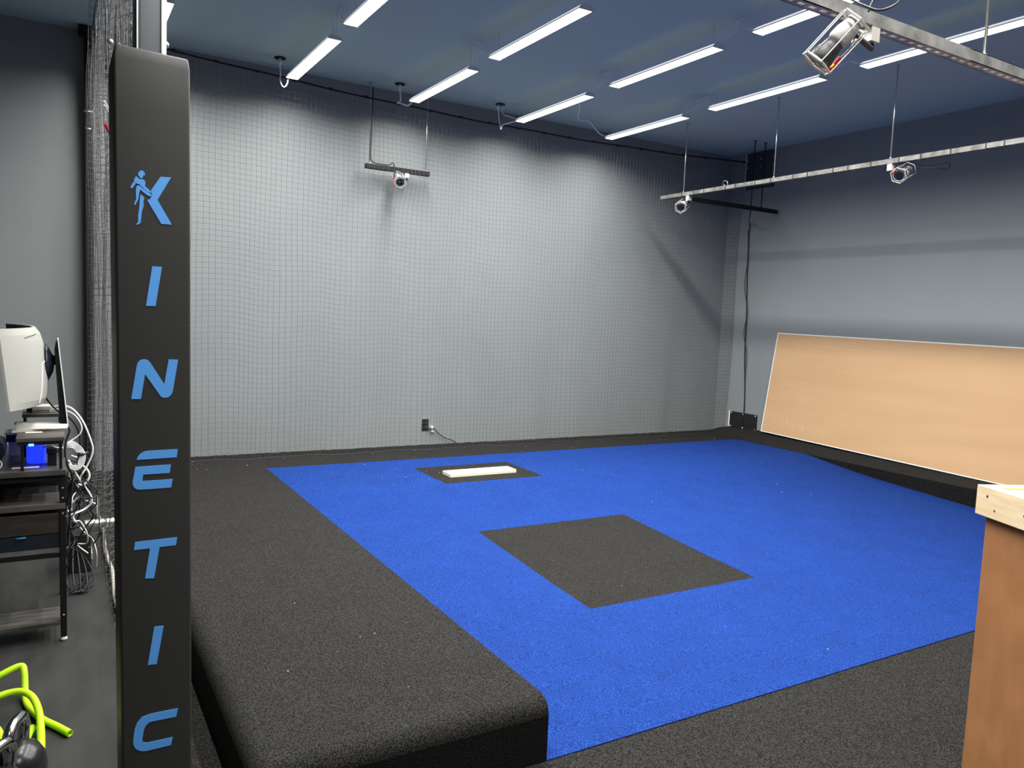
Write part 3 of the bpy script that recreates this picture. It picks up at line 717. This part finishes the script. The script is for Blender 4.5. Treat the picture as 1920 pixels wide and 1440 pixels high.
# tall back shelf with white box
bs = thing('back_shelf', 'grey brown shelf at the rear of the desk behind the monitor stand', 'shelf', (0, 0, 0))
obj('shelf_board', B(-.135, .030, 4.32, 4.54, .962, .978), 'wood_grey', bs, bevel=.002)
for x in (-.130, .015): obj('shelf_side', B(x, x+.01, 4.33, 4.53, .7855, .962), 'darksteel', bs)
t = thing('network_switch', 'small pale slotted box with a dark end on the rear desk shelf', 'electronic box', (0, 0, 0))
obj('case', B(-.095, -.015, 4.36, 4.46, .979, 1.010), 'silver', t, bevel=.003)
bm = bmesh.new()
for k in range(12): box(bm, -.090+k*.0058, -.0875+k*.0058, 4.3588, 4.3602, .984, .994)
obj('vent_slots', bm, 'base', t)
obj('dark_plug', B(-.118, -.096, 4.38, 4.44, .982, .998), 'base', t, bevel=.003)
# blue LED things
t = thing('blue_lit_canister', 'blue canister glowing under the desk riser', 'canister', (0, 0, 0))
obj('body', lathe(bmesh.new(), [(.036, 0), (.038, .004), (.038, .104), (.034, .108)], 28, Matrix.Translation((-.074, 4.10, .7855))), 'bluepc', t, smooth=True)
tag(obj('led_lamp', B(-.10, -.080, 3.899, 3.905, .894, .904), 'blueled', bevel=.002), 'tiny bright blue LED under the front edge of the riser', 'lamp')
def strip(x0_, x1_, y0_, z, lb):
    tag(obj('white_strip', B(x0_, x1_, y0_, y0_+.02, z, z+.006), 'seam', bevel=.002), lb, 'strip', 'glossy white strips on the desk')
strip(-.115, -.050, 4.02, .9305, 'thin glossy white strip on top of the desk riser')
strip(-.165, -.062, 3.955, .7858, 'thin glossy white strip on the desk top under the riser')
t = thing('desk_router', 'black box with pale cable under the right side of the riser', 'electronic box', (0, 0, 0))
obj('case', B(-.035, .008, 3.99, 4.08, .842, .862), 'base', t, bevel=.003)
obj('support', B(-.03, .005, 3.995, 4.075, .7855, .842), 'navy', t, bevel=.003)
obj('pale_cable', T([(-.05, 3.97, .872), (-.02, 3.98, .880), (.004, 3.99, .868), (.03, 4.02, .86)], .004, 6, 4), 'silver', t, smooth=True)
# black device at the left edge
t = thing('desk_phone', 'dark navy device with a slanted side at the left edge on the desk', 'device', (0, 0, 0))
bm = bmesh.new(); prism(bm, [(-.36, .80), (-.215, .80), (-.185, .855), (-.195, .905), (-.235, .915), (-.36, .915)], 3.98, 4.14); obj('body', bm, 'navy', t, bevel=.006)
obj('base', B(-.34, -.215, 4.0, 4.12, .7855, .80), 'navy', t)
t = thing('dark_box', 'small black box on a pale pad behind the riser at the left', 'box', (0, 0, 0))
obj('body', B(-.20, -.135, 4.30, 4.40, .850, .885), 'base', t, bevel=.004)
obj('pad', B(-.205, -.138, 4.29, 4.41, .885, .897), 'silver', t, bevel=.003)
obj('stem', B(-.19, -.145, 4.31, 4.39, .7855, .850), 'silver', t)
# headphones cable curl at left
tag(obj('pale_wire', T([(-.235, 3.96, .79), (-.21, 3.955, .792), (-.2, 3.96, .81), (-.21, 3.97, .825), (-.225, 3.975, .82)], .003, 6, 5), 'seam', smooth=True), 'short white wire curl at the left edge of the desk top', 'wire')

# monitor: curved shell, faces -x
mn = thing('curved_monitor', 'curved monitor with an ivory back on a slim stand, seen from behind', 'monitor', (0, 0, 0))
R0 = .62; HW = .365; ang = math.asin(HW/R0)
def shell_pt(u, v, off):
    a = -ang+2*ang*u
    x = -.070-(R0*(1-math.cos(a)))+off*math.cos(a); y = 4.20+R0*math.sin(a)
    x += off*0
    z = 1.055+.345*v
    x += -.035*(v-.5)   # leans back a little
    return V((x, y, z))
def shell(o0, o1, u0=0, u1=1, v0=0, v1=1, n=28, m=4, fat=0):
    bm = bmesh.new(); A = []; D = []
    for i in range(n+1):
        u = u0+(u1-u0)*i/n; A.append([]); D.append([])
        for j in range(m+1):
            v = v0+(v1-v0)*j/m
            f = fat*(1-(2*u-1)**2)*max(0, 1-(2*v-1)**2)**.5 if 0 < v < 1 else 0
            A[i].append(bm.verts.new(shell_pt(u, v, o0))); D[i].append(bm.verts.new(shell_pt(u, v, o1+f)))
    for i in range(n):
        for j in range(m):
            bm.faces.new((A[i][j], A[i+1][j], A[i+1][j+1], A[i][j+1])); bm.faces.new((D[i][j], D[i][j+1], D[i+1][j+1], D[i+1][j]))
        bm.faces.new((A[i][0], D[i][0], D[i+1][0], A[i+1][0])); bm.faces.new((A[i][m], A[i+1][m], D[i+1][m], D[i][m]))
    for j in range(m):
        bm.faces.new((A[0][j], A[0][j+1], D[0][j+1], D[0][j])); bm.faces.new((A[n][j], D[n][j], D[n][j+1], A[n][j+1]))
    return bm
obj('back_shell', shell(0, .012, fat=.030, n=72, m=12), 'shell', mn, smooth=False)
obj('screen', shell(-.004, -.0004, .01, .99, .02, .985), 'screen', mn)
def shellline(pts, r, name, m):
    P_ = []
    for k in range(len(pts)-1):
        for q in range(6):
            t_ = q/6; P_.append((pts[k][0]*(1-t_)+pts[k+1][0]*t_, pts[k][1]*(1-t_)+pts[k+1][1]*t_))
    P_.append(pts[-1])
    pp = [shell_pt(u, v, .0125+.030*(1-(2*u-1)**2)*(max(0, 1-(2*v-1)**2))**.5) for u, v in P_]
    obj(name, T(pp, r, 6), m, mn)
shellline([(.47, .60), (.33, .53), (.27, .03)], .0022, 'seam', 'seam')
shellline([(.18, .88), (.34, .92)], .0016, 'vent_slot', 'base')
# hub, arm, stand column and V base
bm = lathe(bmesh.new(), [(.095, 0), (.085, .010), (.040, .030), (.018, .034)], 28, Matrix.Translation((-.036, 4.2, 1.23)) @ Matrix.Rotation(PI/2, 4, 'Y'))
obj('hub', bm, 'navy', mn, smooth=True)
obj('arm', B(-.008, .024, 4.18, 4.22, 1.225, 1.268), 'darksteel', mn, bevel=.004)
bm = bmesh.new(); prism(bm, [(.006, 1.335), (.014, 1.345), (.050, .945), (.020, .945), (.0, 1.30)], 4.14, 4.26); obj('column', bm, 'darksteel', mn, bevel=.003)
bm = bmesh.new(); prism(bm, [(.0125, 1.348), (.017, 1.348), (.055, .942), (.0495, .942)], 4.128, 4.272); obj('column_back', bm, 'seam', mn, bevel=.001)
bm = bmesh.new()
for s in (1, -1):
    a = [bm.verts.new(p) for p in ((.05, 4.2-.045*s*0-.02*s, .9315), (.05, 4.2+.06*s, .9315), (-.165, 4.2+.15*s, .9315), (-.165, 4.2+.11*s, .9315))]
    b = [bm.verts.new(v.co+V((0, 0, .010))) for v in a]
    bm.faces.new(a); bm.faces.new(b)
    for i in range(4): bm.faces.new((a[i], b[i], b[(i+1) % 4], a[(i+1) % 4]))
obj('base', bm, 'silver', mn)
bm = bmesh.new(); grid(bm, 6, 2, lambda u, v: V((-.15+.2*u, 4.08+.02*v, .9415+.028*v*(1-u*.4)))); obj('base_lip', bm, 'silver', mn)

# cables right of the desk
def cb(pts, r, m, lb, nm='computer_cable', s=7): tag(obj(nm, T(pts, r, 8, s), m, smooth=True), lb, 'cable', 'cables tangled behind the desk')
cb([(-.015, 4.40, 1.000), (.03, 4.36, 1.012), (.075, 4.35, .995), (.118, 4.34, .935), (.152, 4.33, .84), (.160, 4.33, .78), (.135, 4.33, .71), (.11, 4.33, .665), (.10, 4.4, .62)], .0042, 'seam', 'outermost white cable arching right of the desk')
cb([(-.015, 4.40, .990), (.04, 4.34, .992), (.085, 4.33, .965), (.112, 4.32, .915), (.105, 4.32, .875), (.07, 4.32, .845), (.045, 4.30, .83), (.03, 4.3, .80)], .0036, 'seam', 'inner white cable curving back to the riser')
cb([(-.05, 4.26, 1.095), (-.035, 4.27, 1.06), (-.01, 4.28, 1.02), (.025, 4.28, .985), (.06, 4.3, .96), (.095, 4.32, .90), (.105, 4.32, .84), (.10, 4.32, .78), (.09, 4.32, .70)], .0042, 'blackcord', 'black cable from the monitor back drooping behind the desk')
cb([(.045, 4.22, .935), (.06, 4.22, .91), (.045, 4.21, .86), (.04, 4.2, .80), (.05, 4.2, .74), (.07, 4.22, .68), (.06, 4.22, .55), (.055, 4.22, .42)], .0050, 'blackcord', 'black cable falling from the monitor stand foot')
for k in range(5):
    d = .005*k
    cb([(.038, 4.26+d, .838-d), (.07, 4.28, .845-d*1.5), (.105-d, 4.3, .815-d), (.125-d, 4.3, .775), (.118-d, 4.3, .725+d), (.09, 4.3, .70+d), (.055, 4.3, .71+d)], .0032, 'seam', 'white cable of the coiled bundle, strand %s' % ['on top', 'just below the top one', 'in the middle', 'next to the lowest', 'at the bottom'][k])
tag(obj('hook_strap', T([(.098, 4.285, .782), (.118, 4.30, .776), (.138, 4.315, .782)], .008, 8, 3), 'base', smooth=True), 'black strap binding the white cable coil', 'strap')
cb([(.055, 4.3, .75), (.08, 4.32, .69), (.115, 4.34, .62), (.148, 4.36, .56), (.155, 4.36, .52), (.13, 4.36, .49), (.08, 4.33, .475), (.03, 4.3, .47)], .0055, 'seam', 'thick white cable sweeping down below the coil')
cb([(.10, 4.5, .70), (.14, 4.5, .66), (.15, 4.5, .62), (.125, 4.5, .58), (.10, 4.5, .585)], .0055, 'seam', 'short white cable hook behind the tangle')
rnd = random.Random(3)
words = ['left', 'right', 'low', 'high', 'outer', 'inner']
for k in range(22):
    y = rnd.uniform(4.25, 4.75); p = []
    x, z = rnd.uniform(.045, .12), rnd.uniform(.50, .72)
    for q in range(7):
        p.append((x, y, z)); x = min(.185, max(.048, x+rnd.uniform(-.06, .06))); z = max(.03, z-rnd.uniform(.0, .10)); y += rnd.uniform(-.06, .06)
    m_ = 'seam' if rnd.random() < .22 else 'blackcord'
    cb(p, rnd.uniform(.0026, .0045), m_, 'thin %s cable among many in the tangle between desk and net' % ('white' if m_ == 'seam' else 'black'))
t = thing('power_strip', 'grey power strip lying on the floor behind the desk', 'power strip', (0, 0, 0))
obj('body', B(.055, .185, 5.08, 5.46, .002, .045), 'silver', t, bevel=.004)
obj('plug', B(.075, .16, 5.12, 5.2, .045, .09), 'base', t, bevel=.004); obj('plug', B(.07, .14, 5.28, 5.36, .045, .1), 'base', t, bevel=.004)
for k in range(5):
    cb([(.10+.01*k, 5.14, .09), (.05+.02*k, 5.0, .14), (.14-.02*k, 4.8, .10+.02*k), (.17-.03*k, 4.6, .02), (.06+.02*k, 4.5, .015), (.16-.01*k, 4.75, .012)], .0045, 'blackcord', 'black power cable coming off the grey power strip on the floor')
tag(obj('cable_box', B(.06, .17, 4.86, 5.02, .003, .22), 'base', bevel=.006), 'black electrical box standing on the floor in the cable tangle', 'electronic box')
# foil duct lying across the deck edge
bm = bmesh.new(); n = 34; prof = []
rings = []
for i in range(n+1):
    x = .135+i*(.35/n); r = .026+.0022*math.sin(i*PI*.9)
    rings.append([bm.verts.new((x, 4.90+r*math.cos(2*PI*k/20), H+.029+r*math.sin(2*PI*k/20))) for k in range(20)])
for A, D in zip(rings, rings[1:]):
    for k in range(20): bm.faces.new((A[k], A[(k+1) % 20], D[(k+1) % 20], D[k]))
bm.faces.new(rings[0][::-1]); bm.faces.new(rings[-1])
tag(obj('foil_duct', bm, 'foil', smooth=True), 'shiny silver ribbed tube lying across the deck edge behind the net', 'tube')

# ------------------------------------------------------------ lime tubes and kettlebells
def lime(pts, lb, hole=True):
    bm = bmesh.new(); ps = catmull(pts, 8); tube(bm, ps, .0125, 14, cap=False)
    # hollow ends
    for p, q in ((ps[0], ps[1]), (ps[-1], ps[-2])): tube(bm, [p, p+(q-p).normalized()*.03], .0085, 14, cap=False)
    o = obj('rubber_tube', bm, 'lime', smooth=True); so = o.modifiers.new('s', 'SOLIDIFY'); so.thickness = .001
    tag(o, lb, 'tube', 'lime green rubber tubes on the floor')
lime([(-.36, 3.36, .014), (-.27, 3.42, .05), (-.18, 3.44, .09), (-.125, 3.45, .105), (-.112, 3.43, .09), (-.108, 3.38, .03), (-.10, 3.31, .014), (-.075, 3.22, .014), (-.045, 3.15, .014), (.0, 3.075, .014), (.036, 3.01, .014)], 'lime green tube bent twice, its open end pointing right')
lime([(-.36, 3.20, .014), (-.27, 3.24, .05), (-.20, 3.27, .075), (-.13, 3.27, .085), (-.085, 3.23, .078), (-.060, 3.15, .055), (-.052, 3.05, .030), (-.050, 2.95, .016), (-.052, 2.87, .014)], 'lime green tube arching over and ending beside the kettlebell')
lime([(-.30, 3.10, .014), (-.24, 3.12, .045), (-.195, 3.10, .055), (-.165, 3.02, .040), (-.152, 2.94, .020), (-.145, 2.86, .014)], 'lime green tube curving down at the left edge of the frame')
lime([(-.115, 2.93, .013), (-.098, 3.02, .013), (-.078, 3.11, .013)], 'short straight lime green tube end beside the chrome handle')

def kettlebell(loc_, rot, lb, marks=True):
    t = thing('kettlebell', lb, 'kettlebell', (0, 0, 0), 'kettlebells on the floor')
    t.location = loc_; t.rotation_euler = (0, 0, rot)
    bm = bmesh.new(); prof = [(.045, .0), (.060, .006), (.078, .035), (.085, .075), (.080, .110), (.062, .140), (.035, .155), (.004, .158)]
    lathe(bm, prof, 32); obj('bell', bm, 'iron', t, smooth=True)
    pts = [(-.052, 0, .125), (-.058, 0, .165), (-.062, 0, .195), (-.050, 0, .218), (-.025, 0, .228), (.025, 0, .228), (.050, 0, .218), (.062, 0, .195), (.058, 0, .165), (.052, 0, .125)]
    obj('handle', T(pts, .0165, 14, 6), 'chrome', t, smooth=True)['label'] = 'scuffed chrome handle'
    if marks:
        a = obj('badge', lathe(bmesh.new(), [(.036, -.004), (.036, .002), (.030, .004)], 24, Matrix.Translation((-.034, -.055, .108)) @ Matrix.Rotation(-2.12, 4, 'Z') @ Matrix.Rotation(PI*.30, 4, 'Y')), 'iron', t, smooth=True)
        mxb = Matrix.Translation((-.034, -.055, .108)) @ Matrix.Rotation(-2.12, 4, 'Z') @ Matrix.Rotation(PI*.30, 4, 'Y')
        obj('red_mark', lathe(bmesh.new(), [(.006, .004), (.005, .0055)], 14, mxb @ Matrix.Translation((-.012, -.015, 0))), 'redmark', t)['label'] = 'red dot'
        bm = bmesh.new()
        for k in range(5): box(bm, -.006, .004, -.004+k*.006, -.0005+k*.006, .004, .0052, mxb)
        obj('tan_mark', bm, 'tanmark', t)['label'] = 'faded tan lettering'
    return t
kettlebell((-.112, 2.735, .0005), 1.25, 'black kettlebell with a chrome handle in the bottom left corner by the lime tubes')
kettlebell((-.155, 2.585, .0005), 1.0, 'second kettlebell mostly cut by the bottom left corner of the frame', marks=False)
